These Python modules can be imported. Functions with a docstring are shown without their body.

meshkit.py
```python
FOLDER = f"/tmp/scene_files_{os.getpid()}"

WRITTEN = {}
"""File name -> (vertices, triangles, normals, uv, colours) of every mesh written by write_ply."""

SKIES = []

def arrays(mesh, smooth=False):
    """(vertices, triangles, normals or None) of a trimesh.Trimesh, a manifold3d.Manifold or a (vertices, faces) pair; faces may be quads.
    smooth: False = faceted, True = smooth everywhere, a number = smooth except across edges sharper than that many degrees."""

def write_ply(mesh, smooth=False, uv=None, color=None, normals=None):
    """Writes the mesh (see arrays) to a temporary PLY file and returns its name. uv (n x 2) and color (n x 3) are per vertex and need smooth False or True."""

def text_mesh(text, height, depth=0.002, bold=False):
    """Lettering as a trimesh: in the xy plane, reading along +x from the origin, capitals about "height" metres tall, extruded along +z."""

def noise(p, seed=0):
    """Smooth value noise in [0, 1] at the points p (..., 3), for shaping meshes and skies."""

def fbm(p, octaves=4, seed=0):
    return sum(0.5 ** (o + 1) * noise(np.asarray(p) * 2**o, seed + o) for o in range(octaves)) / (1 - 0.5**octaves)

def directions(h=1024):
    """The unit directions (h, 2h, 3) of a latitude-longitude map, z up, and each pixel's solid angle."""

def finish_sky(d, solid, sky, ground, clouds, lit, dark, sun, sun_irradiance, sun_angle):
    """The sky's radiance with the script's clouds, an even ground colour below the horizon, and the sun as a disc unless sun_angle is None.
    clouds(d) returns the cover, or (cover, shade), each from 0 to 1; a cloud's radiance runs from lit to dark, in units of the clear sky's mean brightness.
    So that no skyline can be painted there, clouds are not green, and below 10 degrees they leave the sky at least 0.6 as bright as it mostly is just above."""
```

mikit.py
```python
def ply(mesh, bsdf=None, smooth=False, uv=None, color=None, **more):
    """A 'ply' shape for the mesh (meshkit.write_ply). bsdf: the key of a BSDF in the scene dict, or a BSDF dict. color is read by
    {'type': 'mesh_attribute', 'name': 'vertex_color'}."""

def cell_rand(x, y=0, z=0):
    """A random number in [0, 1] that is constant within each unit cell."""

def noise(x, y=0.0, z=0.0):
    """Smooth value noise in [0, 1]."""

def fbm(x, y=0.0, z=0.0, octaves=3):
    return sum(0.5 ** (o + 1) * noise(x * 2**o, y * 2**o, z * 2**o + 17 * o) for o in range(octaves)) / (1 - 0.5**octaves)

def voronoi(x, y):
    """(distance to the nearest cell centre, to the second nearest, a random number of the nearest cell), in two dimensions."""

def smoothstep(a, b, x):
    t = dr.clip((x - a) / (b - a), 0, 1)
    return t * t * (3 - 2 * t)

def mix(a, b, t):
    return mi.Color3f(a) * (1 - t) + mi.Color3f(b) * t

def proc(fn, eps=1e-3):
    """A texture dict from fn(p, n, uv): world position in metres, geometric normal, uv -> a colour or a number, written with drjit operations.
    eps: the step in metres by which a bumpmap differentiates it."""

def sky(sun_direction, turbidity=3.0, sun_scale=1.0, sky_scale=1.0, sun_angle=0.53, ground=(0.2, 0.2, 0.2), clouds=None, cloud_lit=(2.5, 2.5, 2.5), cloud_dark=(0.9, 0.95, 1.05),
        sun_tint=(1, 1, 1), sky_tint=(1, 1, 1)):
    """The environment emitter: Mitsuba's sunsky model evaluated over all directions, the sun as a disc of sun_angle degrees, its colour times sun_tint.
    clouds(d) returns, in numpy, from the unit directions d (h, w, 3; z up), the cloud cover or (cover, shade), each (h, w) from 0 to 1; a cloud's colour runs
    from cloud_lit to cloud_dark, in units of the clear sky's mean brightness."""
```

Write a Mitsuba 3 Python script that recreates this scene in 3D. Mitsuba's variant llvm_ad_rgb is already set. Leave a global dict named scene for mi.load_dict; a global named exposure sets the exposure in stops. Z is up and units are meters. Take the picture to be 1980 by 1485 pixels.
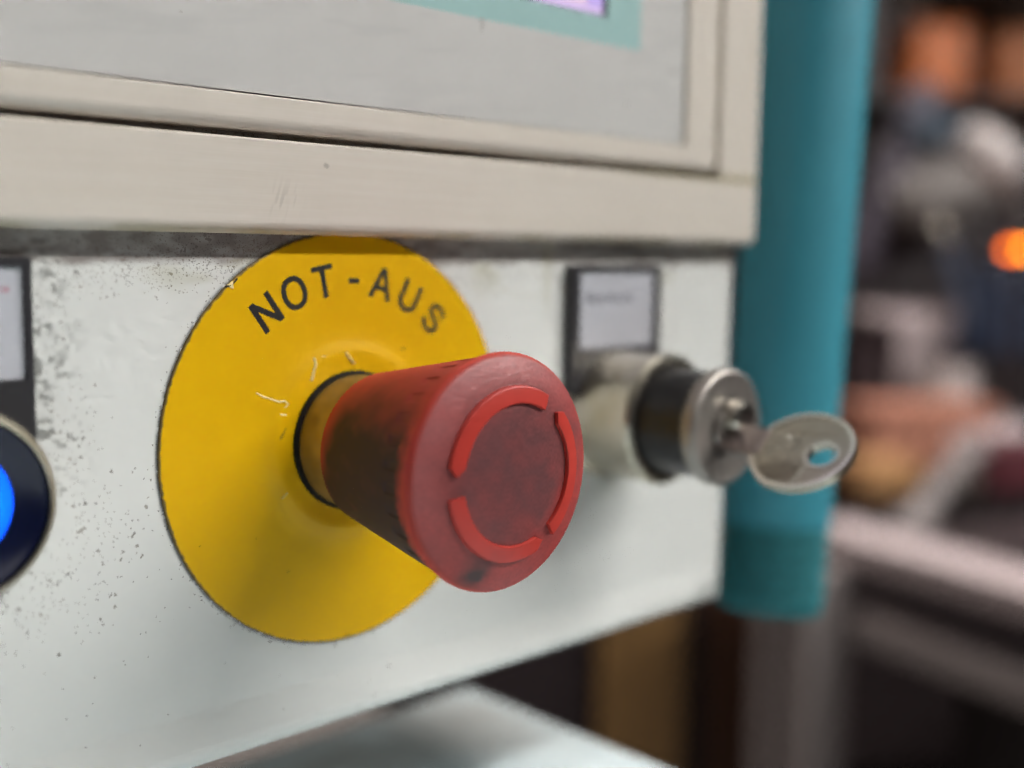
import math
import numpy as np
import trimesh
import mitsuba as mi
import drjit as dr
import mikit
import meshkit
from mikit import proc, noise, fbm, voronoi, smoothstep, mix
from manifold3d import Manifold
from shapely.geometry import Polygon, Point, box as sbox
from shapely import affinity

T = mi.ScalarTransform4f
MM = 0.001
scene, labels = {}, {}

# ------------------------------------------------------------------ camera
# the world is built in millimetres and scaled to metres: x runs along the panel, y away from the viewer, z up
CAM = np.array([-100.656, -137.779, 27.368])
RIGHT = np.array([0.71739, -0.69653, 0.01401])
DOWN = np.array([-0.06782, -0.08984, -0.99364])
FWD = np.array([0.69336, 0.71188, -0.11169])
m4 = np.eye(4)
m4[:3, 0], m4[:3, 1], m4[:3, 2], m4[:3, 3] = -RIGHT, -DOWN, FWD, CAM * MM
scene["camera"] = {
    "type": "thinlens", "fov": math.degrees(2 * math.atan(990 / 2258.5)), "fov_axis": "x",
    "aperture_radius": 2.95 * MM, "focus_distance": 152.5 * MM,
    "near_clip": 0.01, "far_clip": 60.0, "to_world": T(m4),
}
exposure = 0.0


# ------------------------------------------------------------------ helpers
def cat(ms):
    return trimesh.util.concatenate([tm(m) for m in ms])


def tm(m):
    if isinstance(m, Manifold):
        q = m.to_mesh()
        return trimesh.Trimesh(np.array(q.vert_properties[:, :3], float), np.array(q.tri_verts), process=False)
    return m


def numbered(key):
    if key not in scene and key not in labels and not any(k.startswith(key + "__") for k in scene):
        return key
    i = 1
    while True:
        k = f"{key}_{i:03d}"
        if k not in scene and k not in labels and not any(q.startswith(k + "__") for q in scene):
            return k
        i += 1


def thing(name, label, category, group=None):
    key = numbered(name)
    labels[key] = {"label": label, "category": category}
    if group:
        labels[key]["group"] = group
    return key


def put(name, mesh, bsdf, parent=None, smooth=32, label=None, **more):
    """One entry of the scene; mesh in millimetres."""
    mesh = tm(mesh).copy()
    mesh.apply_scale(MM)
    key = f"{parent}__{name}" if parent else name
    key = numbered(key)
    scene[key] = mikit.ply(mesh, bsdf, smooth=smooth, **more)
    if label:
        labels.setdefault(key, {})["label"] = label
    return key


def rbox(lo, hi, r=1.0, seg=20):
    lo, hi = np.array(lo, float), np.array(hi, float)
    s = Manifold.sphere(r, seg)
    pts = [(x, y, z) for x in (lo[0] + r, hi[0] - r) for y in (lo[1] + r, hi[1] - r) for z in (lo[2] + r, hi[2] - r)]
    return Manifold.batch_hull([s.translate(p) for p in pts])


def mbox(lo, hi):
    lo, hi = np.array(lo, float), np.array(hi, float)
    return Manifold.cube(tuple(hi - lo)).translate(tuple(lo))


def frustum(lo, hi, grow, y0, y1):
    """Hull between the rectangle lo-hi (x, z) at y1 and the same grown by grow at y0."""
    v = []
    for y, g in ((y0, grow), (y1, 0.0)):
        for x in (lo[0] - g, hi[0] + g):
            for z in (lo[1] - g, hi[1] + g):
                v.append((x, y, z))
    return Manifold.hull_points(np.array(v))


def lathe(profile, cx=0.0, cz=0.0, n=160, warp=None):
    """Turns (r, h) about the axis through (cx, *, cz) that points at the viewer (h = -y)."""
    pr = np.array(profile, float)
    ph = np.arange(n) * 2 * np.pi / n
    R, PH = np.meshgrid(pr[:, 0], ph, indexing="ij")
    H = np.repeat(pr[:, 1:2], n, 1)
    if warp is not None:
        R, H = warp(R, H, PH)
    v = np.stack([cx + R * np.cos(PH), -H, cz + R * np.sin(PH)], -1).reshape(-1, 3)
    i, j = np.meshgrid(np.arange(len(pr) - 1), np.arange(n), indexing="ij")
    a, b = i * n + j, i * n + (j + 1) % n
    c, d = a + n, b + n
    f = np.concatenate([np.stack([a, b, d], -1).reshape(-1, 3), np.stack([a, d, c], -1).reshape(-1, 3)])
    m = trimesh.Trimesh(v, f, process=False)
    m.merge_vertices(digits_vertex=6)
    m.update_faces(m.nondegenerate_faces())
    return m


def arcpts(cx, cy, r, a0, a1, n=8):
    a = np.radians(np.linspace(a0, a1, n))
    return [(cx + r * math.cos(t), cy + r * math.sin(t)) for t in a]


def extrude_front(poly, h0, h1):
    """A polygon in (x, z) as a solid from h0 to h1 in front of the panel."""
    ps = getattr(poly, "geoms", [poly])
    m = trimesh.util.concatenate([trimesh.creation.extrude_polygon(p, h1 - h0, engine="earcut") for p in ps])
    v = m.vertices
    m.vertices = np.column_stack([v[:, 0], -(v[:, 2] + h0), v[:, 1]])
    return m


def tube(pts, r, n=10):
    pts = np.array(pts, float)
    balls = [Manifold.sphere(r if np.isscalar(r) else r[i], n).translate(tuple(p)) for i, p in enumerate(pts)]
    return Manifold.batch_boolean([Manifold.batch_hull([balls[i], balls[i + 1]]) for i in range(len(pts) - 1)], __import__("manifold3d").OpType.Add)


def obox(c, size, rot, r=3.0):
    """A rounded box centred at c, turned by rot degrees about z."""
    s = np.array(size, float) / 2
    return rbox(-s, s, r, 12).rotate((0, 0, rot)).translate(tuple(c))


def rod(a, b, r, n=40):
    a, b = np.array(a, float), np.array(b, float)
    return trimesh.creation.cylinder(radius=r, segment=[a, b], sections=n)


# ------------------------------------------------------------------ lamps
def lamp(key, label, centre, size, normal, radiance, group):
    """A lamp out of view: a housing with an emitting diffuser."""
    c, n = np.array(centre, float), np.array(normal, float)
    n /= np.linalg.norm(n)
    ax = np.array([1.0, 0, 0]) if abs(n[0]) < 0.9 else np.array([0, 1.0, 0])
    u = ax - n * (ax @ n)
    u /= np.linalg.norm(u)
    w = np.cross(n, u)
    key = thing(key, label, "ceiling lamp", group)

    def quad_box(half, off0, off1):
        p = [c + u * half[0] * a + w * half[1] * b + n * o for o in (off0, off1) for a in (-1, 1) for b in (-1, 1)]
        return Manifold.hull_points(np.array(p))

    put("housing", quad_box((size[0] / 2 + 15, size[1] / 2 + 12), -60, -3), "white_metal", key, smooth=False)
    p = np.array([c + u * size[0] / 2 * a + w * size[1] / 2 * b for a, b in ((-1, -1), (1, -1), (1, 1), (-1, 1))])
    q = trimesh.Trimesh(p, [[0, 1, 2], [0, 2, 3]], process=False)
    if q.face_normals[0] @ n < 0:
        q.invert()
    put("diffuser", q, "white_metal", key, smooth=False, emitter={"type": "area", "radiance": {"type": "rgb", "value": [float(x) for x in radiance]}})


LG = "long workshop lamps above the machine"
lamp("unseen_lamp", "long tube lamp in front of and above the control panel", (1100, -1200, 1340), (1900, 95), (-0.75, 1, -1.05), (98, 96.5, 93.5), LG)
lamp("unseen_lamp", "unseen fill lamp added high behind the viewer", (-700, -3000, 1800), (2600, 900), (0.25, 1, -0.55), (1.0, 1.0, 0.98), LG)  # broad fill light added out of view
lamp("unseen_lamp", "unseen fill lamp added high over the machine", (300, -500, 2600), (3200, 700), (0, 0, -1), (1.6, 1.58, 1.52), LG)  # added overhead fill, never in view
lamp("unseen_lamp", "unseen lamp brightening the far workbench", (2300, 2300, 2500), (1800, 500), (-0.35, -0.5, -1), (26, 23.5, 21.5), LG)  # out of view; strengthened to brighten the workshop behind

lamp("unseen_lamp", "unseen lamp added over the aisle to light the bench front", (200, 900, 2500), (1800, 500), (0.55, 0.1, -1), (14, 12.6, 11.8), LG)  # added to light the bench front without reaching the panel face


# ------------------------------------------------------------------ materials
def P(base, rough=0.5, metallic=0.0, bump=None, bscale=1.0, eps=1e-4, **more):
    d = {"type": "principled", "roughness": rough, "metallic": metallic, **more}
    d["base_color"] = {"type": "rgb", "value": list(base)} if isinstance(base, (tuple, list)) else base
    if bump is not None:
        d = {"type": "bumpmap", "arbitrary": proc(bump, eps), "scale": float(bscale), "bsdf": d}
    return {"type": "twosided", "bsdf": d}


def mm(p):
    return p.x * 1000, p.y * 1000, p.z * 1000


def gauss(v, s):
    return dr.exp(-dr.square(v / s))


def specks(x, z, f, size, dens):
    """Irregular specks; dens from 0 to 1 is the share of the cells that holds one."""
    wx = x * f + 0.55 * (noise(x * f * 2.3, z * f * 2.3, 3.0) - 0.5)
    wz = z * f + 0.55 * (noise(x * f * 2.3, z * f * 2.3, 9.0) - 0.5)
    d, _, w = voronoi(wx, wz)
    return dr.select(w < dens, 1 - smoothstep(size * 0.5, size, d * (0.7 + 3.0 * w)), 0.0)


def panel_colour(p, n, uv):
    x, y, z = mm(p)
    clear = 0.93 + 0.10 * fbm(x * 0.05, y * 0.05, z * 0.05)
    base = mi.Color3f(0.655, 0.655, 0.63) * clear
    rb = dr.sqrt(dr.square(x + 56.6) + dr.square(z + 2.0))
    rd = dr.sqrt(dr.square(x) + dr.square(z))
    rk = dr.sqrt(dr.square(x - 58.5) + dr.square(z + 1.0))
    patch = fbm(x * 0.25, z * 0.25, 5.0)
    hold = dr.select(dr.abs(z - 13) < 17, gauss(x + 45.0, 4.0), 0.0)
    ring = smoothstep(9, 11, rb) * (1 - smoothstep(13, 24, rb)) * smoothstep(0.30, 0.62, patch)
    edge = (1 - smoothstep(30.0, 31.6, rd))
    top = smoothstep(20.5, 26.5, z + 3.0 * (patch - 0.5))
    low = gauss(x + 42, 12.0) * gauss(z + 12, 9.0)
    dens = dr.clip(0.008 + 0.55 * hold + 0.55 * ring + 0.5 * edge + 0.62 * top + 0.22 * low * patch * 2, 0, 0.85)
    s = dr.maximum(specks(x, z, 1.5, 0.30, dens * 0.13), 0.8 * specks(x + 40, z, 3.0, 0.34, dens * 0.26))
    s = dr.maximum(s, specks(x, z + 31, 0.62, 0.15, dens * 0.20))
    s = dr.maximum(s, specks(x, z + 9, 3.6, 0.38, 0.55 * top))
    dirt = mix((0.09, 0.085, 0.08), (0.34, 0.31, 0.27), noise(x * 0.7, z * 0.7, 2.0))
    c = mix(base, dirt, 0.85 * s * smoothstep(0.15, 0.5, dens + 0.45))
    # smears of grease: beside the label holder, round the disc's rim; separately, a darker band under the frame
    smear = dr.clip(0.75 * hold * smoothstep(0.42, 0.70, fbm(x * 0.5, z * 0.5, 8.0)) * smoothstep(0.35, 0.7, noise(x * 1.5, z * 1.5, 5.0)) + 0.75 * gauss(rd - 30.0, 0.28) * smoothstep(0.15, 0.5, fbm(x * 1.6, z * 1.6, 4.0)), 0, 1)
    c = mix(c, (0.10, 0.10, 0.09), smear)
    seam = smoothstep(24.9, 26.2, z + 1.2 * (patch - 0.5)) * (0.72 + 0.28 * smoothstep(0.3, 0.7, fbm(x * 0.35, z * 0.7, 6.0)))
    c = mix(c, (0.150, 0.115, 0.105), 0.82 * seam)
    oil = smoothstep(0.55, 0.85, fbm(x * 0.11, z * 0.3, 21.0)) * smoothstep(18.0, 27.0, z)
    c = mix(c, (0.30, 0.28, 0.14), 0.5 * oil)
    drip = gauss(x - 41.5, 1.1) * smoothstep(14.0, 24.0, z) + gauss(rk - 12.0, 3.0) * 0.7 * smoothstep(0.35, 0.7, patch) * smoothstep(0, 6, -z + 2)
    return mix(c, (0.30, 0.27, 0.15), 0.35 * drip)


def panel_bump(p, n, uv):
    x, y, z = mm(p)
    return noise(x * 1.15 + 0.4 * noise(z * 0.6, x * 0.6, 4.0), y * 1.15, z * 1.15) + 0.3 * noise(x * 2.4, y * 2.4, z * 2.4 + 7)


def cream_colour(p, n, uv):
    x, y, z = mm(p)
    streak = fbm(x * 0.05, y * 0.3, z * 1.3)
    fine = noise(x * 0.25, y * 2.0, z * 6.0)
    c = mix((0.545, 0.485, 0.42), (0.60, 0.55, 0.495), 0.75 * streak + 0.25 * fine)
    # scuffs above the disc
    sc = gauss(x + 13.0, 2.2) * gauss(z - 33.6, 2.2) * smoothstep(0.5, 0.75, noise(x * 2.4 - z * 0.7, z * 0.5, 3.0))
    dot = 1 - smoothstep(0.18, 0.45, dr.sqrt(dr.square((x + 6.3) * 0.8) + dr.square(z - 38.8)) + 0.3 * (noise(x * 4, z * 4, 1.0) - 0.5))
    lowedge = (1 - smoothstep(29.3, 31.0, z)) * smoothstep(0.35, 0.75, fbm(x * 0.12, z * 0.4, 2.0))
    grime = gauss(z - 42.0, 0.7) * smoothstep(45, 70, x) * 0.8
    c = mix(c, (0.26, 0.22, 0.10), dr.clip(0.6 * lowedge + grime, 0, 0.9))
    return mix(c, (0.22, 0.19, 0.16), dr.clip(0.25 * sc + 0.45 * dot, 0, 1))


def brushed(p, n, uv):
    x, y, z = mm(p)
    return noise(x * 0.12, y * 3.0, z * 7.0) + 0.5 * noise(x * 0.4, y * 5.0, z * 15.0)


def membrane_colour(p, n, uv):
    x, y, z = mm(p)
    c = mix((0.47, 0.455, 0.44), (0.515, 0.50, 0.485), fbm(x * 0.06, z * 0.12, 1.0))
    wipe = smoothstep(0.5, 0.8, fbm(x * 0.08 + z * 0.05, z * 0.45 - x * 0.06, 7.0))
    c = mix(c, (0.43, 0.42, 0.41), 0.35 * wipe)
    return mix(c, (0.25, 0.22, 0.20), 0.6 * specks(x, z, 0.16, 0.06, 0.16))


def yellow_colour(p, n, uv):
    x, y, z = mm(p)
    r = dr.sqrt(dr.square(x) + dr.square(z))
    c = mix((0.655, 0.372, 0.001), (0.705, 0.412, 0.001), fbm(x * 0.08, z * 0.08, 3.0))
    c = mix(c, (0.50, 0.24, 0.004), 0.55 * (1 - smoothstep(10.5, 17.0, r + 5 * (fbm(x * 0.2, z * 0.2, 5.0) - 0.5))) * smoothstep(-2.0, 8.0, -z + 0.4 * x))  # deeper orange under the button: its shade put into the colour
    rim = smoothstep(29.55, 29.95, r + 0.2 * (noise(x * 1.7, z * 1.7, 2.0) - 0.5))
    c = mix(c, (0.06, 0.055, 0.045), 0.85 * rim)
    s = specks(x, z, 0.12, 0.035, 0.30)
    return mix(c, (0.16, 0.10, 0.02), 0.6 * s)


def red_colour(p, n, uv):
    x, y, z = mm(p)
    h, r = -y, dr.sqrt(dr.square(x) + dr.square(z))
    big, fine = fbm(x * 0.22, y * 0.22, z * 0.22), fbm(x * 0.5, y * 0.5, z * 0.5 + 5)
    # face: grease rubbed into the middle, pale sheen painted on the upper left rim
    face = smoothstep(32.9, 33.6, h)
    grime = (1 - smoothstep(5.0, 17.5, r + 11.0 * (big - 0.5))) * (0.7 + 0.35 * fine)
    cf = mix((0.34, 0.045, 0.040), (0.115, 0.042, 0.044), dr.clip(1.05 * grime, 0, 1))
    painted_sheen = smoothstep(9.0, 14.0, r + 5 * (big - 0.5)) * smoothstep(-6.0, 12.0, z - x * 0.6)
    cf = mix(cf, (0.32, 0.100, 0.100), 0.85 * painted_sheen * (0.6 + 0.5 * fine))
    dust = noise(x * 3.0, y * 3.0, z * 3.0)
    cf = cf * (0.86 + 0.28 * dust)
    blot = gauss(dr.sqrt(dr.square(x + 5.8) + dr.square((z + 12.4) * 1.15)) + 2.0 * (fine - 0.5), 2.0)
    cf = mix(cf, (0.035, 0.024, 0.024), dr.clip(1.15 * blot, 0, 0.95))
    # side: finger grime round the waist, with underside shade put into the colour
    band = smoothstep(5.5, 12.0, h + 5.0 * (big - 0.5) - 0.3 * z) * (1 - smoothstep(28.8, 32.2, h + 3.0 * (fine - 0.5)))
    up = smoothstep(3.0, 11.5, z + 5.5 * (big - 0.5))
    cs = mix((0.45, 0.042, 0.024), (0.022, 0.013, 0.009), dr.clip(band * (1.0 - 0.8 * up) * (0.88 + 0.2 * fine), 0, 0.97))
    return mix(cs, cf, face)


def red_rough(p, n, uv):
    return 0.62 - 0.20 * smoothstep(32.5, 33.5, -p.y * 1000)


def red_bump(p, n, uv):
    x, y, z = mm(p)
    return noise(x * 3.2, y * 3.2, z * 3.2) + 0.5 * noise(x * 6.5, y * 6.5, z * 6.5)


def arrow_colour(p, n, uv):
    x, y, z = mm(p)
    return mix((0.42, 0.036, 0.026), (0.31, 0.040, 0.035), 0.6 * smoothstep(0.5, 0.9, fbm(x * 0.3, y * 0.3, z * 0.3)))


def tinted_metal_colour(p, n, uv):  # dull metal; yellow reflected from the disc is put into its colour
    x, y, z = mm(p)
    return mix((0.36, 0.26, 0.11), (0.22, 0.15, 0.06), smoothstep(0.3, 0.8, fbm(x * 0.25, y * 0.25, z * 0.25)))


def steel_colour(p, n, uv):
    x, y, z = mm(p)
    return mix((0.58, 0.53, 0.45), (0.46, 0.40, 0.29), smoothstep(0.3, 0.8, fbm(x * 0.14, y * 0.14, z * 0.14)))


def teal_colour(p, n, uv):
    x, y, z = mm(p)
    return mix((0.036, 0.230, 0.300), (0.042, 0.255, 0.322), fbm(x * 0.1, y * 0.1, z * 0.03)) * mi.Color3f(1.0, 1.0 + 0.0 * z, 1.0)


def tray_colour(p, n, uv):
    x, y, z = mm(p)
    c = mix((0.58, 0.69, 0.72), (0.64, 0.74, 0.77), fbm(x * 0.05, y * 0.05, 2.0))
    back_mottle = smoothstep(0.45, 0.75, fbm(x * 0.04, y * 0.04, 11.0)) * smoothstep(20.0, 60.0, y)  # greyer mottling, stronger towards the back
    return mix(c, (0.36, 0.36, 0.34), 0.6 * back_mottle)


def wood_colour(p, n, uv):
    x, y, z = mm(p)
    return mix((0.27, 0.15, 0.05), (0.15, 0.08, 0.03), fbm(x * 0.05, y * 0.05, z * 0.006))


def concrete(p, n, uv):
    x, y, z = p.x, p.y, p.z
    return mix((0.16, 0.145, 0.14), (0.24, 0.22, 0.21), fbm(x * 2.5, y * 2.5, z))


def shop_wall(p, n, uv):
    x, y, z = p.x, p.y, p.z
    return mix((0.030, 0.024, 0.025), (0.06, 0.048, 0.046), fbm(x * 1.5, y * 1.5, z * 1.5))


scene["white_metal"] = P((0.7, 0.7, 0.7), 0.5)
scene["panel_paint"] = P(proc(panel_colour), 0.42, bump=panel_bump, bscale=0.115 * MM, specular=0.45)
scene["cream_paint"] = P(proc(cream_colour), 0.36, bump=brushed, bscale=0.004 * MM, specular=0.5)
scene["membrane_sheet"] = P(proc(membrane_colour), 0.34, specular=0.5)
scene["teal_print"] = P((0.30, 0.46, 0.45), 0.34, specular=0.5)
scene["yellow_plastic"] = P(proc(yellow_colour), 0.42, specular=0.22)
scene["black_print"] = P((0.012, 0.011, 0.010), 0.5)
scene["crease_white"] = P((0.76, 0.62, 0.27), 0.4)
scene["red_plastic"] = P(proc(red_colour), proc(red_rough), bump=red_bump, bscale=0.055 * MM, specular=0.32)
scene["arrow_red"] = P(proc(arrow_colour), 0.36, specular=0.35)
scene["tinted_metal"] = P(proc(tinted_metal_colour), 0.34, metallic=0.75)
scene["rubber"] = P((0.010, 0.008, 0.006), 0.7, specular=0.12)
scene["black_plastic"] = P((0.009, 0.009, 0.011), 0.35, specular=0.4)
scene["holder_plastic"] = P((0.020, 0.019, 0.022), 0.42)
scene["paper"] = P((0.44, 0.44, 0.48), 0.5)
scene["faded_ink"] = P((0.17, 0.17, 0.20), 0.6)
scene["red_ink"] = P((0.42, 0.25, 0.30), 0.6)
scene["steel"] = P(proc(steel_colour), 0.27, metallic=0.95)
scene["bright_steel"] = P((0.66, 0.62, 0.55), 0.22, metallic=1.0)
scene["satin_steel"] = P((0.33, 0.30, 0.275), 0.48, metallic=0.85)
scene["key_metal"] = P((0.34, 0.31, 0.25), 0.27, metallic=1.0)
scene["dark_key_metal"] = P((0.20, 0.165, 0.155), 0.4, metallic=0.85)
scene["dark_slot"] = P((0.02, 0.018, 0.016), 0.6)
scene["teal_paint"] = P(proc(teal_colour), 0.45, specular=0.5)
scene["teal_rubber"] = P((0.026, 0.19, 0.215), 0.5)
scene["teal_groove"] = P((0.006, 0.05, 0.055), 0.6)
scene["tray_paint"] = P(proc(tray_colour), 0.38)
scene["navy_lens"] = P((0.004, 0.006, 0.022), 0.22, specular=0.5)
scene["blue_cap"] = {"type": "principledthin", "base_color": {"type": "rgb", "value": [0.02, 0.20, 0.97]}, "roughness": 0.3, "diff_trans": 1.3, "spec_trans": 0.0, "eta": 1.4}
scene["blue_wall"] = P((0.006, 0.012, 0.08), 0.5)
scene["wood"] = P(proc(wood_colour), 0.35)
scene["dark_panel"] = P((0.022, 0.014, 0.016), 0.5)
scene["redbrown_panel"] = P((0.060, 0.024, 0.012), 0.45)
scene["aluminium"] = P((0.40, 0.36, 0.355), 0.42, metallic=0.55)
scene["grey_steel"] = P((0.36, 0.32, 0.315), 0.45, metallic=0.2)
scene["bench_top"] = P((0.56, 0.47, 0.475), 0.4, metallic=0.2)
scene["dark_machine_paint"] = P((0.019, 0.012, 0.013), 0.5)
scene["mauve_paint"] = P((0.10, 0.072, 0.08), 0.5)
scene["greyviolet_paint"] = P((0.085, 0.073, 0.10), 0.45)
scene["grey_paint"] = P((0.20, 0.18, 0.17), 0.5)
scene["white_plastic"] = P((0.62, 0.56, 0.545), 0.45)
scene["navy_paint"] = P((0.016, 0.026, 0.055), 0.45)
scene["slate_blue_paint"] = P((0.03, 0.055, 0.085), 0.45)
scene["orange_plastic"] = P((0.50, 0.115, 0.008), 0.45)
scene["orange_brown"] = P((0.30, 0.085, 0.014), 0.5)
scene["salmon_card"] = P((0.42, 0.175, 0.115), 0.6)
scene["tan_card"] = P((0.42, 0.22, 0.09), 0.6)
scene["tan_paint"] = P((0.17, 0.115, 0.085), 0.55)
scene["tan_board"] = P((0.52, 0.38, 0.31), 0.6)
scene["maroon_paint"] = P((0.10, 0.022, 0.03), 0.4)
scene["concrete"] = P(proc(concrete), 0.6)
scene["shop_wall"] = P(proc(shop_wall), 0.8)

# ------------------------------------------------------------------ setting
fl = trimesh.creation.box((12000, 12000, 40))
fl.apply_translation((1500, 0, -980))
put("floor", fl, "concrete", smooth=False)
labels["floor"] = {"kind": "structure", "label": "grey concrete workshop floor under the machines"}
wl = trimesh.creation.box((60, 7000, 4200))
wl.apply_transform(trimesh.transformations.rotation_matrix(math.radians(42), (0, 0, 1)))
wl.apply_translation((3300, 1700, 1100))
put("back_wall", wl, "shop_wall", smooth=False)
labels["back_wall"] = {"kind": "structure", "label": "dark blurred far wall of the workshop"}

# ------------------------------------------------------------------ control panel
cp = thing("control_panel", "white and cream machine control panel with speckled textured paint", "control panel")
# lower front: a folded sheet, its lowest strip bent slightly forward, then rolled under
prof = [(175, 122), (0.0, 122)]  # unseen body depth extended so that it shades the table
prof += [(0.0, 122), (0.0, 0.0), (0.0, -34.6), (-0.06, -35.2), (-0.22, -35.9), (-0.95, -39.6)]
prof += [(y, z) for y, z in arcpts(1.85, -40.1, 2.85, 170, 270, 10)]
prof += [(175, -42.95)]
pp = []
for q in prof:
    if not pp or math.hypot(pp[-1][0] - q[0], pp[-1][1] - q[1]) > 1e-6:
        pp.append(q)
poly = Polygon(pp)
plate = trimesh.creation.extrude_polygon(poly, 240, engine="earcut")     # (y, z) section, swept along x
plate.vertices = np.column_stack([plate.vertices[:, 2] - 142, plate.vertices[:, 0], plate.vertices[:, 1]])
plate.fix_normals()
pm = Manifold(__import__("manifold3d").Mesh(np.asarray(plate.vertices, np.float32), np.asarray(plate.faces, np.uint32)))
# rounded right-hand corner, its edge leaning a little inwards towards the bottom
cut = Polygon([(-300, -30), *[(x, y) for x, y in arcpts(94.0, 5.2, 5.4, -90, 0, 12)], (99.4, 200), (-300, 200)])
cm = trimesh.creation.extrude_polygon(cut, 260, engine="earcut")
cm.apply_translation((0, 0, -110))
v = cm.vertices.copy()
v[:, 0] += np.where(v[:, 0] > 0, np.clip(v[:, 2] - 27, -90, 0) * 0.038, 0)
# in front of the bend the corner must not cut the strip that leans forward
cm.vertices = v
cmm = Manifold(__import__("manifold3d").Mesh(np.asarray(cm.vertices, np.float32), np.asarray(cm.faces, np.uint32)))
front = mbox((-300, -5, -120), (93.0, 0.02, 200))
pm2 = pm ^ (cmm + front) if False else pm ^ cmm.translate((0, -0.0, 0))
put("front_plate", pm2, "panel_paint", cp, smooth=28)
# upper frame
fr = rbox((-142, -4.0, 29.4), (97.2, 170, 150), 1.7, 32)
fr = fr - mbox((-132, -10, 41.75), (83.7, 8.0, 138)) - frustum((-132, 41.75), (83.7, 138), 0.55, -4.3, -3.5)
put("upper_frame", fr, "cream_paint", cp, smooth=28, label="cream painted frame standing proud above the white plate")
bz = rbox((-131.2, -4.3, 42.75), (82.75, 7.9, 137), 1.7, 32) - mbox((-121, -10, 47.2), (72.7, 10, 127)) - frustum((-121, 47.2), (72.7, 127), 0.4, -4.6, -4.0)
put("screen_bezel", bz, "cream_paint", cp, smooth=28, label="narrow cream bezel around the grey keypad sheet")
put("gap_backing", mbox((-131.9, 6.0, 41.8), (83.6, 7.8, 137.9)), "dark_slot", cp, smooth=False, label="dark gap between frame and bezel")
mem = mbox((-120.8, -3.75, 47.45), (72.35, -1.5, 126.8))
mb = put("keypad_sheet", mem, "membrane_sheet", cp, smooth=False, label="smooth grey keypad sheet behind the bezel")
tb = put("border_print", mbox((-60, -3.79, 62.5), (59.7, -3.752, 118)), "teal_print", mb, smooth=False, label="pale teal printed border around the display")
put("display_frame", mbox((-51, -3.84, 66.85), (50.9, -3.792, 112)), "black_plastic", mb, smooth=False)


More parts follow.
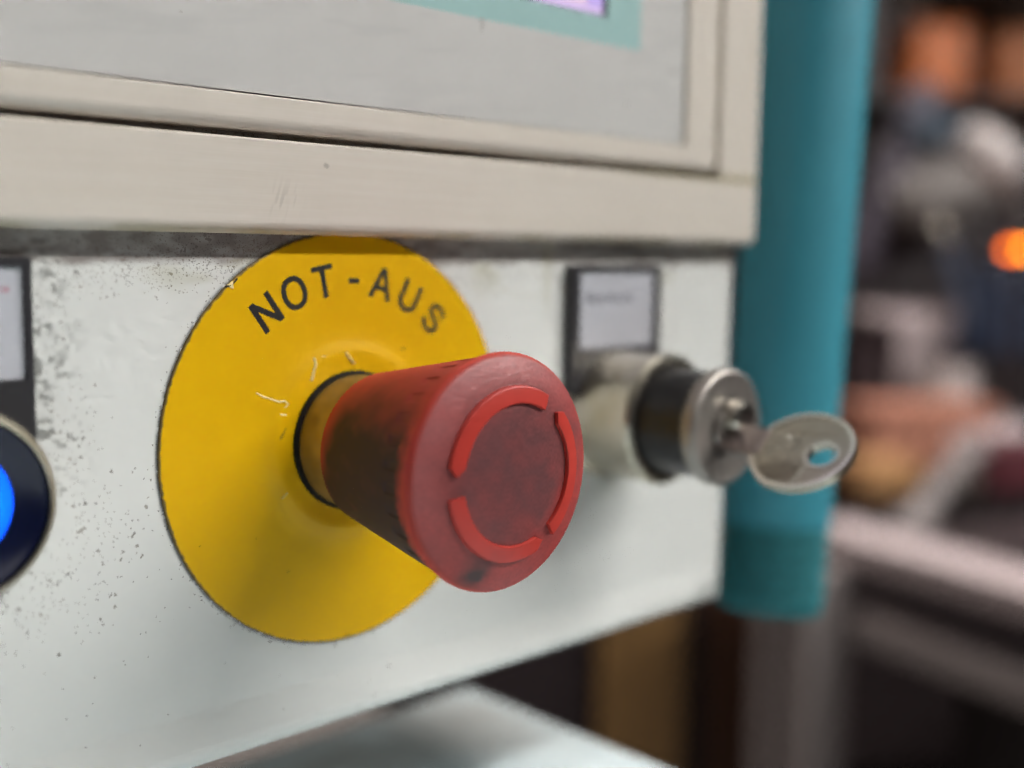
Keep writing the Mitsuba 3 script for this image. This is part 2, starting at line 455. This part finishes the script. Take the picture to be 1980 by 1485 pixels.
for name, lo, hi, rad, lab in (("display", (-50.4, 68.2), (45.6, 111.4), (0.88, 0.66, 0.82), "lit pink area of the display"), ("display_column", (45.75, 68.2), (49.6, 111.4), (0.55, 0.42, 0.88), "lit violet column at the display edge"),
                               ("display_row", (-50.4, 67.0), (49.6, 68.1), (0.72, 0.55, 0.88), "lit lilac row along the display bottom")):
    put(name, mbox((lo[0], -3.89, lo[1]), (hi[0], -3.842, hi[1])), "black_plastic", mb, smooth=False, label=lab, emitter={"type": "area", "radiance": {"type": "rgb", "value": list(rad)}})

# ------------------------------------------------------------------ yellow disc
yd = thing("warning_disc", "yellow round plastic disc lettered NOT-AUS behind the red button", "warning disc")
prof = [(9.2, 0.02), (9.2, 1.15), (9.8, 1.25), (10.8, 1.22), (11.8, 1.30), (12.6, 1.38), (13.3, 1.30), (14.2, 1.02), (15.2, 0.82), (17.0, 0.70), (22, 0.62), (27, 0.58), (29.4, 0.56), (29.75, 0.53), (29.9, 0.45), (29.92, 0.02)]
rng = np.random.default_rng(4)
ncirc = 360
wob = np.convolve(np.tile(rng.normal(0, 1, ncirc), 3), np.ones(3) / 3, "same")[ncirc:2 * ncirc]


def disc_warp(R, H, PH):
    k = (R > 29.2)
    R = R + k * 0.02 * wob[None, :]
    bulge = 0.10 * np.sin(3 * PH + 0.6) * np.exp(-((R - 15) / 4.0) ** 2) * (H > 0.1)
    return R, H + bulge


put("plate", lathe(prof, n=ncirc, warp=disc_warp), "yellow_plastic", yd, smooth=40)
for ch, ang in zip("NOT-AUS", (-36.3, -23.6, -11.0, 2.0, 14.6, 28.4, 42.6)):
    m = meshkit.text_mesh(ch, 4.4, 0.05, bold=True)
    v = m.vertices
    lx = v[:, 0] - (v[:, 0].min() + v[:, 0].max()) / 2
    if ch == "-":
        lx = lx * 0.85
    ly, a = v[:, 1] + 21.15, math.radians(ang)
    h = 0.62 + v[:, 2]
    m.vertices = np.column_stack([ly * math.sin(a) + lx * math.cos(a), -h, ly * math.cos(a) - lx * math.sin(a)])
    m.fix_normals()
    put("letter" if ch != "-" else "hyphen", m, "black_print", yd, smooth=False)
for pts, r in (([(-15.6, 7.9), (-14.6, 7.35), (-13.6, 7.0), (-12.3, 6.5)], 0.15), ([(-12.3, 6.5), (-11.5, 6.55), (-11.0, 6.1), (-11.5, 5.7)], 0.16), ([(-6.5, 12.1), (-6.35, 11.4), (-6.8, 10.3), (-7.05, 9.2)], 0.24),
               ([(-1.1, 12.7), (-0.5, 11.9), (0.2, 11.2)], 0.22), ([(-12.2, 4.75), (-11.3, 4.6)], 0.13), ([(-5.6, 12.3), (-4.6, 12.45)], 0.07), ([(-11.2, -6.4), (-12.0, -7.1)], 0.08)):
    q = [(x, -(1.26 if math.hypot(x, z) < 13.3 else 1.10 if math.hypot(x, z) < 14.8 else 0.72) - 0.06, z) for x, z in pts]
    put("crease_mark", tube(q, r, 8), "crease_white", yd)
put("torn_chip", Manifold.hull_points(np.array([(-19.8, -0.55, 22.6), (-18.9, -0.55, 23.2), (-19.0, -0.9, 22.1), (-19.4, -0.6, 22.2), (-19.3, -0.56, 22.9)])), "crease_white", yd, smooth=False)
put("tear", tube([(-20.0, -0.58, 22.4), (-19.2, -0.60, 22.5), (-18.3, -0.6, 23.4)], 0.11, 8), "black_print", yd)

# ------------------------------------------------------------------ emergency stop button
eb = thing("emergency_stop_button", "grimy red mushroom push button with three raised turning arrows", "emergency stop button")
put("gasket_ring", lathe([(8.9, 1.0), (10.0, 1.0), (10.15, 1.25), (10.15, 1.55), (10.0, 1.8), (9.6, 1.9), (8.9, 1.9)]), "rubber", eb, smooth=50, label="dark rubber ring around the collar")
put("collar", lathe([(8.8, 1.3), (9.55, 1.35), (9.6, 2.6), (9.6, 8.4), (9.3, 8.9), (6.0, 8.9)]), "tinted_metal", eb, smooth=40, label="dull brownish metal collar")
side = [(5.0, 8.2)] + [(9.6, 8.2)] + [(r, h) for r, h in arcpts(9.7, 9.4, 1.15, -88, 0, 8)]
for h in np.linspace(10.0, 31.4, 72):
    side.append((10.85 + (h - 9.4) / 22.0 * 4.0, h))
side += [(15.0, 31.75), (15.16, 32.1)] + [(r, h) for r, h in arcpts(14.15, 32.45, 1.15, -12, 65, 12)]
for r in np.linspace(14.4, 0.0, 28):
    side.append((r, 35.9 - 2.2 * (r / 14.2) ** 3))


def head_warp(R, H, PH):
    # finger grips: short grooves just behind the rim
    k = PH / (2 * np.pi) * 30 + 0.18
    w = np.clip((np.abs(((k % 1) - 0.5)) * 2 - 0.34) / 0.16, 0, 1)
    w = 1 - w * w * (3 - 2 * w)
    a = np.clip((H - 26.6) / 0.5, 0, 1) * np.clip((29.9 - H) / 0.5, 0, 1)
    return R - 0.20 * w * a, H


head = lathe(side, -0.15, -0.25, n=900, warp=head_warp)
put("head", head, "red_plastic", eb, smooth=35, label="red flared cap, dark with grease and painted shade round its waist")


def arrow(a0, a1, r0=9.0, r1=11.15):
    """Raised arc from a0 to a1 degrees, blunt at a0 and pointed at a1, lying on the dome."""
    n = 44
    aa = np.radians(np.linspace(a0, a1 - 6, n))
    outer = [(r1 * math.cos(t), r1 * math.sin(t)) for t in aa]
    inner = [(r0 * math.cos(t), r0 * math.sin(t)) for t in aa[::-1]]
    tip = math.radians(a1)
    rm = (r0 + r1) / 2
    poly = Polygon(outer + [(rm * math.cos(tip), rm * math.sin(tip))] + inner)
    out = []
    loops = [(0.06, -0.30), (0.0, 0.42), (-0.08, 0.56), (-0.24, 0.62)]
    base = np.array(outer + [(rm * math.cos(tip), rm * math.sin(tip))] + inner)
    rings = []
    c = None
    for off, up in loops:
        # shrink by moving points towards the arc's middle line
        rr = np.hypot(base[:, 0], base[:, 1])
        k = (rr - rm) / (r1 - rm)
        nr = rr + k * off
        pts = base / rr[:, None] * nr[:, None]
        h = 35.9 - 2.2 * (nr / 14.2) ** 3 + up
        rings.append(np.column_stack([pts[:, 0] + 0.05, -h, pts[:, 1] - 0.15]))
    m = len(base)
    v = np.vstack(rings)
    f = []
    for k in range(len(rings) - 1):
        for i in range(m):
            a, b = k * m + i, k * m + (i + 1) % m
            f += [[a, b, b + m], [a, b + m, a + m]]
    t = (len(rings) - 1) * m
    for i in range(n - 1):                      # cap between outer i and its inner partner
        o0, o1, i0, i1 = i, i + 1, m - 1 - i, m - 2 - i
        f += [[t + o0, t + o1, t + i1], [t + o0, t + i1, t + i0]]
    f.append([t + n - 1, t + n, t + n + 1])
    mm_ = trimesh.Trimesh(v, f, process=False)
    # outward: the cap should face the viewer (-y)
    if mm_.face_normals[-1][1] > 0:
        mm_.invert()
    return mm_


for a0, a1 in ((60, 175), (-52, 46), (-170, -63)):
    put("arrow", arrow(a0, a1), "arrow_red", eb, smooth=24)

# ------------------------------------------------------------------ label holders
def holder(x0, x1, z0, z1, label, ink, lines, ml, mr, mb_):
    t = thing("label_holder", label, "label holder", None)
    outer = affinity.translate(sbox(x0, z0, x1, z1), 0, 0)
    win = sbox(x0 + ml, z0 + mb_, x1 - mr, z1 - 1.0)
    notch = Point((x0 + x1) / 2, -1.4).buffer(11.0, 48)
    put("base", extrude_front(outer.difference(notch), 0.05, 0.9), "holder_plastic", t, smooth=False)
    put("rim", extrude_front(outer.difference(win).difference(notch), 0.9, 1.7), "holder_plastic", t, smooth=False)
    ins = put("paper_strip", extrude_front(win.buffer(-0.05), 0.92, 1.15), "paper", t, smooth=False, label="pale lilac paper strip")
    for (px, pz, w, hh) in lines:
        put("faint_print", extrude_front(sbox(px, pz, px + w, pz + hh), 1.152, 1.17), ink, ins, smooth=False)
    return t


rngp = np.random.default_rng(8)
words, xx = [], 49.9
while xx < 62.0:
    w = float(rngp.uniform(0.5, 0.95))
    words.append((xx, 18.9, w, float(rngp.uniform(1.1, 1.7))))
    xx += w + float(rngp.uniform(0.25, 0.4))
holder(46.0, 69.9, 3.2, 25.4, "black label holder with pale paper strip above the key switch", "faded_ink", words, 2.1, 1.3, 7.6)
holder(-70.0, -46.0, 3.6, 26.1, "black label holder with pale paper strip above the blue lit button", "red_ink", [(-52.5 + 1.1 * i, 22.0, 0.8, 0.7) for i in range(4)], 2.0, 0.8, 8.3)

# ------------------------------------------------------------------ blue lit push button
ib = thing("illuminated_button", "round push button glowing blue in a chrome ring", "illuminated button")
bx, bzc = -56.6, -1.6
put("chrome_ring", lathe([(11.6, 0.0), (11.7, 2.0), (11.5, 4.6), (11.2, 5.35), (10.8, 5.6), (10.5, 5.5), (10.4, 5.0), (10.4, 1.0)], bx, bzc), "steel", ib, smooth=40)
put("lens_ring", lathe([(10.38, 1.0), (10.38, 5.1), (10.1, 5.45), (9.6, 5.3), (8.8, 4.7), (6.9, 4.15), (6.85, 1.0)], bx, bzc), "navy_lens", ib, smooth=40, label="dark navy lens around the glowing middle")
put("lamp_socket", lathe([(0.0, 0.6), (6.75, 0.6), (6.75, 4.05)], bx, bzc), "blue_wall", ib, smooth=40)
put("lens_cap", lathe([(6.75, 4.1), (6.0, 4.5), (4.5, 5.0), (2.5, 5.3), (0.0, 5.4)], bx, bzc), "blue_cap", ib, smooth=True, label="glowing blue lens cap")
put("light_source", lathe([(2.9, 0.7), (2.8, 3.2), (0.0, 3.2)], bx, bzc), "blue_wall", ib, smooth=40, emitter={"type": "area", "radiance": {"type": "rgb", "value": [1.0, 9.0, 26.0]}})

# ------------------------------------------------------------------ key switch
ks = thing("key_switch", "round key switch with steel bezel and black barrel beside the red button", "key switch")
kx, kz = 58.5, -0.9
put("bezel", lathe([(11.9, 0.0), (11.9, 0.8), (11.3, 1.1), (11.15, 2.0), (11.15, 11.4), (11.4, 11.9), (11.35, 12.9), (10.9, 13.5), (10.0, 13.7), (9.4, 13.3), (9.3, 12.0)], kx, kz), "steel", ks, smooth=30, label="worn steel bezel")
put("barrel", lathe([(9.2, 11.0), (9.25, 13.9), (9.05, 14.2), (8.95, 17.5), (8.9, 23.0), (8.6, 23.4), (5, 23.4)], kx, kz), "black_plastic", ks, smooth=35, label="black plastic barrel")
put("front_ring", lathe([(8.7, 22.9), (9.4, 23.1), (9.75, 23.6), (9.8, 25.0), (9.6, 25.5), (9.1, 25.85), (8.6, 25.8), (8.2, 25.6), (4.2, 25.55), (4.1, 25.2), (4.0, 22.0)], kx, kz), "satin_steel", ks, smooth=28, label="satin steel front ring")
lp = put("lock_plug", lathe([(4.0, 22.0), (3.95, 25.9), (3.6, 26.5), (2.2, 26.7), (0.0, 26.7)], kx, kz - 0.5), "satin_steel", ks, smooth=30)

TH = math.radians(41)
KX, KZ = 57.3, -2.6


def keyspace(mesh):
    """(h, w, n) of the key to the world: h out of the lock, w across the bow, n its normal."""
    mesh = tm(mesh).copy()
    h, w, n = mesh.vertices.T
    mesh.vertices = np.column_stack([KX + w * math.cos(TH) - n * math.sin(TH), -h, KZ + w * math.sin(TH) + n * math.cos(TH)])
    mesh.fix_normals()
    return mesh


def slab(poly, n0, n1, ch=0.0):
    m = trimesh.creation.extrude_polygon(poly, n1 - n0, engine="earcut")
    m.apply_translation((0, 0, n0))
    return m


put("keyway", keyspace(slab(sbox(26.62, -3.6, 26.78, 3.6), -0.9, 0.9)), "dark_slot", ks, smooth=False)
put("shoulder", lathe([(3.0, 26.0), (2.9, 28.3), (2.5, 28.8), (0.0, 28.9)], kx + 0.8, kz + 1.6), "bright_steel", ks, smooth=30, label="small bright round plug end")
ke = thing("key", "flat steel key with oval holed bow standing in the key switch", "key")
bow = affinity.scale(Point(40.9, -0.4).buffer(1.0, 64), 8.7, 7.9)
hole = affinity.scale(Point(44.65, -0.75).buffer(1.0, 32), 2.35, 2.15)
core = bow.buffer(-0.75).difference(hole.buffer(0.55))
put("bow", keyspace(cat([slab(bow.difference(hole), -0.5, 0.5)])), "key_metal", ke, smooth=30)
lo, hi = bow.buffer(-0.12).difference(bow.buffer(-0.8)), hole.buffer(0.5).difference(hole.buffer(0.08))
put("bow_rim", keyspace(cat([slab(lo, 0.5, 0.72), slab(lo, -0.72, -0.5)])), "bright_steel", ke, smooth=30)
put("hole_rim", keyspace(cat([slab(hi, 0.5, 0.66), slab(hi, -0.66, -0.5)])), "bright_steel", ke, smooth=30)
put("blade", keyspace(Manifold.batch_hull([Manifold.sphere(0.4, 10).translate(p) for p in [(h, w, n) for h in (22.0, 33.5) for w in (-2.5, 2.5) for n in (-0.6, 0.6)]])), "dark_key_metal", ke, smooth=30)
hatch = Polygon([(34.6, -4.9), (42.3, -2.6), (42.0, -6.3), (38.0, -7.0), (35.6, -5.8)]).intersection(bow.buffer(-0.9))
for i in range(11):
    ln = sbox(33, -9, 45, -8.66)
    ln = affinity.rotate(affinity.translate(ln, 0, 0.66 * i), 19, origin=(39, -5))
    g = ln.intersection(hatch)
    if not g.is_empty and g.area > 0.15:
        put("hatch_ridge", keyspace(slab(g, 0.5, 0.72)), "key_metal", ke, smooth=False)
put("divider_ridge", keyspace(tube([(43.3, -2.6, 0.5), (42.2, -7.0, 0.5)], 0.22, 8)), "bright_steel", ke)
put("divider_ridge", keyspace(tube([(33.6, -4.2, 0.47), (42.6, -1.6, 0.47)], 0.16, 8)), "key_metal", ke)
put("divider_ridge", keyspace(tube([(37.5, 3.0, 0.45), (46.0, 3.7, 0.45)], 0.14, 8)), "key_metal", ke)
rk = np.random.default_rng(3)
for i in range(9):
    h0, w0 = 34.6 + 1.55 * (i % 4) + 0.5 * (i // 4), 1.6 - 1.5 * (i // 4)
    pts = [(h0 + rk.uniform(-0.3, 0.3), w0 + t, 0.49) for t in (-0.5, 0.0, 0.5)]
    pts[1] = (pts[1][0] + rk.uniform(0.2, 0.5), pts[1][1], 0.49)
    put("stamped_mark", keyspace(tube(pts, 0.17, 8)), "bright_steel", ke)

# ------------------------------------------------------------------ teal grab handle
gh = thing("grab_handle", "teal tube handle with ribbed lower end beside the panel edge", "handle")
A, B = np.array([119.0, 4.3, -51.0]), np.array([134.5, 8.2, 86.0])
ax = (B - A) / np.linalg.norm(B - A)


def along(s):
    return A + ax * s


def turned(profile, n=72):
    m = trimesh.creation.revolve(np.array(profile, float), sections=n)
    m.apply_transform(trimesh.geometry.align_vectors((0, 0, 1), ax))
    m.apply_translation(A)
    return m


put("tube", turned([(0, 19.0), (11.4, 19.0), (12.0, 19.5), (12.15, 60), (12.6, 138), (12.9, 200), (0, 200)]), "teal_paint", gh, smooth=30)
for k in range(5):
    s = 3.0 + k * 3.35
    put("grip_ring", turned([(8, s), (11.3, s), (11.95, s + 0.4), (11.95, s + 1.75), (11.3, s + 2.15), (8, s + 2.15)]), "teal_rubber", gh, smooth=25)
put("end_cap", turned([(0, -0.4), (10.4, -0.2), (11.3, 0.3), (11.6, 1.2), (11.5, 2.1), (0, 2.1)]), "teal_rubber", gh, smooth=35)
put("core", turned([(0, 1.0), (9.2, 1.0), (9.2, 19.4), (0, 19.4)]), "teal_groove", gh, smooth=30)

# ------------------------------------------------------------------ pale machine table below
mt = thing("machine_table", "pale blue grey machine table below the control panel", "machine table")
put("table_top", rbox((-420, -260, -102), (89.0, 71.0, -80), 2.0), "tray_paint", mt, smooth=28)
put("table_body", mbox((-400, -240, -950), (70.0, 60.0, -102)), "dark_machine_paint", mt, smooth=False)

# ------------------------------------------------------------------ workshop behind
E1 = np.array([-0.262, -0.965, 0.0])            # along the bench's front edge
E2 = np.array([0.965, -0.262, 0.0])             # into the bench
ANG = math.degrees(math.atan2(E1[1], E1[0]))


def along_bench(a, b, z):
    return np.array([872.0, 440.0, 0.0]) + E1 * a + E2 * b + np.array([0, 0, z])


def bench_box(a0, a1, b0, b1, z0, z1, r=3.0):
    c = along_bench((a0 + a1) / 2, (b0 + b1) / 2, (z0 + z1) / 2)
    return obox(c, (a1 - a0, b1 - b0, z1 - z0), ANG, r)


wb = thing("workbench", "grey metal workbench with profile leg behind the teal handle", "workbench")
put("table_top", bench_box(-20, 1200, 104, 1300, -268, -252, 3), "dark_panel", wb)
put("front_rail", bench_box(-60, 1200, 34, 100, -268, -240, 5), "bench_top", wb)
put("lower_rail", bench_box(10, 1200, 40, 66, -345, -315, 5), "grey_steel", wb)
put("leg", cat([bench_box(-72, 8, -12, 4, -950, -270, 3), bench_box(-72, -48, 4.5, 40, -950, -270, 3), bench_box(-16, 8, 4.5, 40, -950, -270, 3)]), "grey_steel", wb)
put("leg_slot", bench_box(-40, -27, -14, -12.3, -940, -276, 0.6), "dark_panel", wb)
put("leg", bench_box(1120, 1190, 10, 70, -950, -364, 3), "grey_steel", wb)
put("drawer_unit", bench_box(70, 1110, 120, 700, -950, -372, 6), "dark_machine_paint", wb)
br = thing("clamp_arm", "grey metal arm slanting up from the bench rail", "clamp arm")
put("arm", tube([(1030, 420, -240), (1150, 442, -212), (1240, 452, -190)], 13, 16), "aluminium", br)
put("foot", obox((1022, 418, -243), (50, 40, 12), 20, 3), "aluminium", br)
for (x, y, z, r, lab) in ((1185, 466, -222, 12, "shiny steel ball knob nearer the teal handle on the bench"), (1206, 442, -226, 10, "smaller shiny steel ball knob further from the teal handle")):
    kb = thing("ball_knob", lab, "knob")
    put("ball", Manifold.sphere(r, 48).translate((x, y, z)), "bright_steel", kb, smooth=True)
    put("stem", rod((x, y, z - r - 14), (x, y, z - r + 2), 4), "steel", kb)
sb = thing("parts_box", "salmon coloured open parts box on the far bench", "box")
put("body", obox((1405, 610, -212), (90, 190, 74), 60, 4), "salmon_card", sb)
put("lid", obox((1405, 610, -172), (94, 194, 8), 60, 2), "salmon_card", sb)
tn = thing("wooden_block", "low tan block on the bench behind the key", "block")
put("body", obox((1196, 552, -236), (80, 75, 34), 55, 3), "tan_card", tn)
put("cap", obox((1196, 552, -216), (60, 56, 8), 55, 2), "tan_card", tn)
m2 = thing("hand_tool", "mauve grey power tool lying on the bench at the frame edge", "tool")
put("body", tube([(1420, 560, -226), (1500, 520, -215)], (24, 30), 24), "bench_top", m2)
put("handle", tube([(1470, 535, -230), (1560, 430, -240)], (16, 14), 20), "mauve_paint", m2)
gb = thing("gear_housing", "mauve grey machine housing in the middle of the bench", "housing")
put("body", obox((1688, 766, -150), (150, 180, 200), 50, 14), "mauve_paint", gb)
put("cover", obox((1655, 742, -62), (120, 190, 20), 50, 6), "bench_top", gb)
put("front_cover", obox((1610, 700, -125), (12, 100, 120), 50, 4), "bench_top", gb)
# tall dark machine behind the bench
dm = thing("dark_machine", "tall dark blurred machine behind the workbench", "machine")
put("body", obox((2180, 1010, -340), (700, 900, 1150), 50, 20), "dark_machine_paint", dm)
put("side_cover", obox((1800, 860, -40), (60, 260, 240), 50, 10), "dark_panel", dm)
put("motor", cat([tm(rod((1690, 800, 115), (1800, 700, 160), 52)), tm(rod((1675, 813, 108), (1692, 798, 116), 40))]), "grey_paint", dm)
put("junction_box", obox((1700, 757, 232), (50, 80, 40), 50, 6), "slate_blue_paint", dm)
put("arm", tube([(1735, 792, 290), (1700, 806, 200), (1652, 836, 70), (1640, 842, 20)], 26, 20), "greyviolet_paint", dm)
wh = thing("white_hood", "rounded white plastic hood high on the dark machine", "hood")
put("shell", tube([(1598, 637, 200), (1608, 618, 180), (1616, 600, 160)], (26, 34, 26), 28), "white_plastic", wh)
put("neck", tube([(1620, 600, 150), (1700, 610, 90)], (12, 14), 20), "grey_paint", wh)
nb = thing("navy_box", "dark navy box below the amber lights", "box")
put("body", obox((1693, 628, -52), (90, 110, 130), 50, 8), "navy_paint", nb)
put("lid", obox((1693, 628, 18), (94, 114, 10), 50, 4), "navy_paint", nb)
pb = thing("back_board", "pale brown board hanging behind the orange crates", "board")
put("sheet", obox((2560, 1010, 560), (30, 420, 560), 42, 4), "tan_board", pb)
put("batten", obox((2535, 990, 690), (20, 420, 40), 42, 4), "bench_top", pb)
hs = thing("hose", "dark blue hose looping down the side of the dark machine", "hose")
put("line", tube([(1640, 700, 60), (1625, 665, -10), (1600, 640, -60), (1590, 650, -120), (1600, 690, -160)], 13, 14), "navy_paint", hs)
put("coupling", tube([(1640, 700, 60), (1645, 708, 74)], 18, 16), "bright_steel", hs)
cn = thing("canister", "pale grey canister on the bench behind the salmon box", "canister")
put("body", rod((1560, 640, -250), (1560, 640, -130), 36), "white_plastic", cn)
put("cap", rod((1560, 640, -129), (1560, 640, -104), 20), "dark_panel", cn)
rb2 = thing("small_box", "small dark red box on the bench at the frame edge", "box")
put("body", obox((1330, 455, -225), (70, 90, 50), 60, 4), "maroon_paint", rb2)
put("lid", obox((1330, 455, -197), (74, 94, 6), 60, 2), "maroon_paint", rb2)
# rack with orange crates
rk_ = thing("storage_rack", "brown grey storage rack high behind the machines", "rack")
put("post", obox((2405, 1035, 250), (70, 130, 2400), 50, 4), "tan_paint", rk_)
put("shelf", obox((2250, 960, 322), (420, 620, 22), 50, 3), "dark_machine_paint", rk_)
put("shelf", obox((2310, 960, 600), (420, 620, 30), 50, 3), "grey_paint", rk_)
put("post", obox((2010, 1060, 250), (40, 40, 2400), 50, 4), "dark_panel", rk_)
for (x, y, z, w, h, mat, lab) in ((2129, 985, 402, 100, 128, "orange_plastic", "bright orange crate on the rack near the teal handle"), (2250, 850, 375, 150, 150, "orange_brown", "brown orange crate on the rack at the frame edge")):
    c = thing("storage_crate", lab, "crate")
    put("body", obox((x, y, z), (120, w, h), 50, 5), mat, c)
    put("rim", obox((x, y, z + h / 2 + 4), (128, w + 8, 9), 50, 3), mat, c)
for (x, y, z, r, lab, k) in ((1486, 511, 41, 6.5, "bright amber indicator light at the picture edge", (13.5, 3.4, 0.05)), (1561, 563, 41, 6.5, "dimmer deep orange indicator light half hidden by the brighter one", (10.5, 1.4, 0.01))):
    t = thing("indicator_light", lab, "indicator light")
    put("dome", Manifold.sphere(r, 32).translate((x, y, z)), "orange_plastic", t, smooth=True, emitter={"type": "area", "radiance": {"type": "rgb", "value": list(k)}})
    put("socket", rod((x, y, z - r - 8), (x, y, z - r + 1), 7), "dark_panel", t)
    put("stem", rod((x, y, -252), (x, y, z - r - 8), 4), "dark_panel", t)
# brown cabinet below, seen under the panel
wc = thing("wooden_cabinet", "brown wooden cabinet standing under the control panel", "cabinet")
CB = np.array([900.0, 620.0])


def cab(a0, a1, d0, d1, z0, z1, mat, name):
    ang = -44.0
    e1 = np.array([math.cos(math.radians(ang)), math.sin(math.radians(ang))])
    e2 = np.array([-e1[1], e1[0]])
    c = CB + e1 * (a0 + a1) / 2 + e2 * (d0 + d1) / 2
    put(name, obox((c[0], c[1], (z0 + z1) / 2), (a1 - a0, d1 - d0, z1 - z0), ang, 3), mat, wc)


cab(-330, -90, 20, 300, -950, -180, "dark_panel", "side_panel")
cab(-88, 4, 0, 300, -950, -180, "wood", "door")
cab(6, 30, 24, 300, -950, -180, "dark_panel", "stile")
cab(32, 120, 10, 300, -950, -190, "redbrown_panel", "door")
cab(-336, 126, -4, 306, -178, -160, "dark_panel", "top")
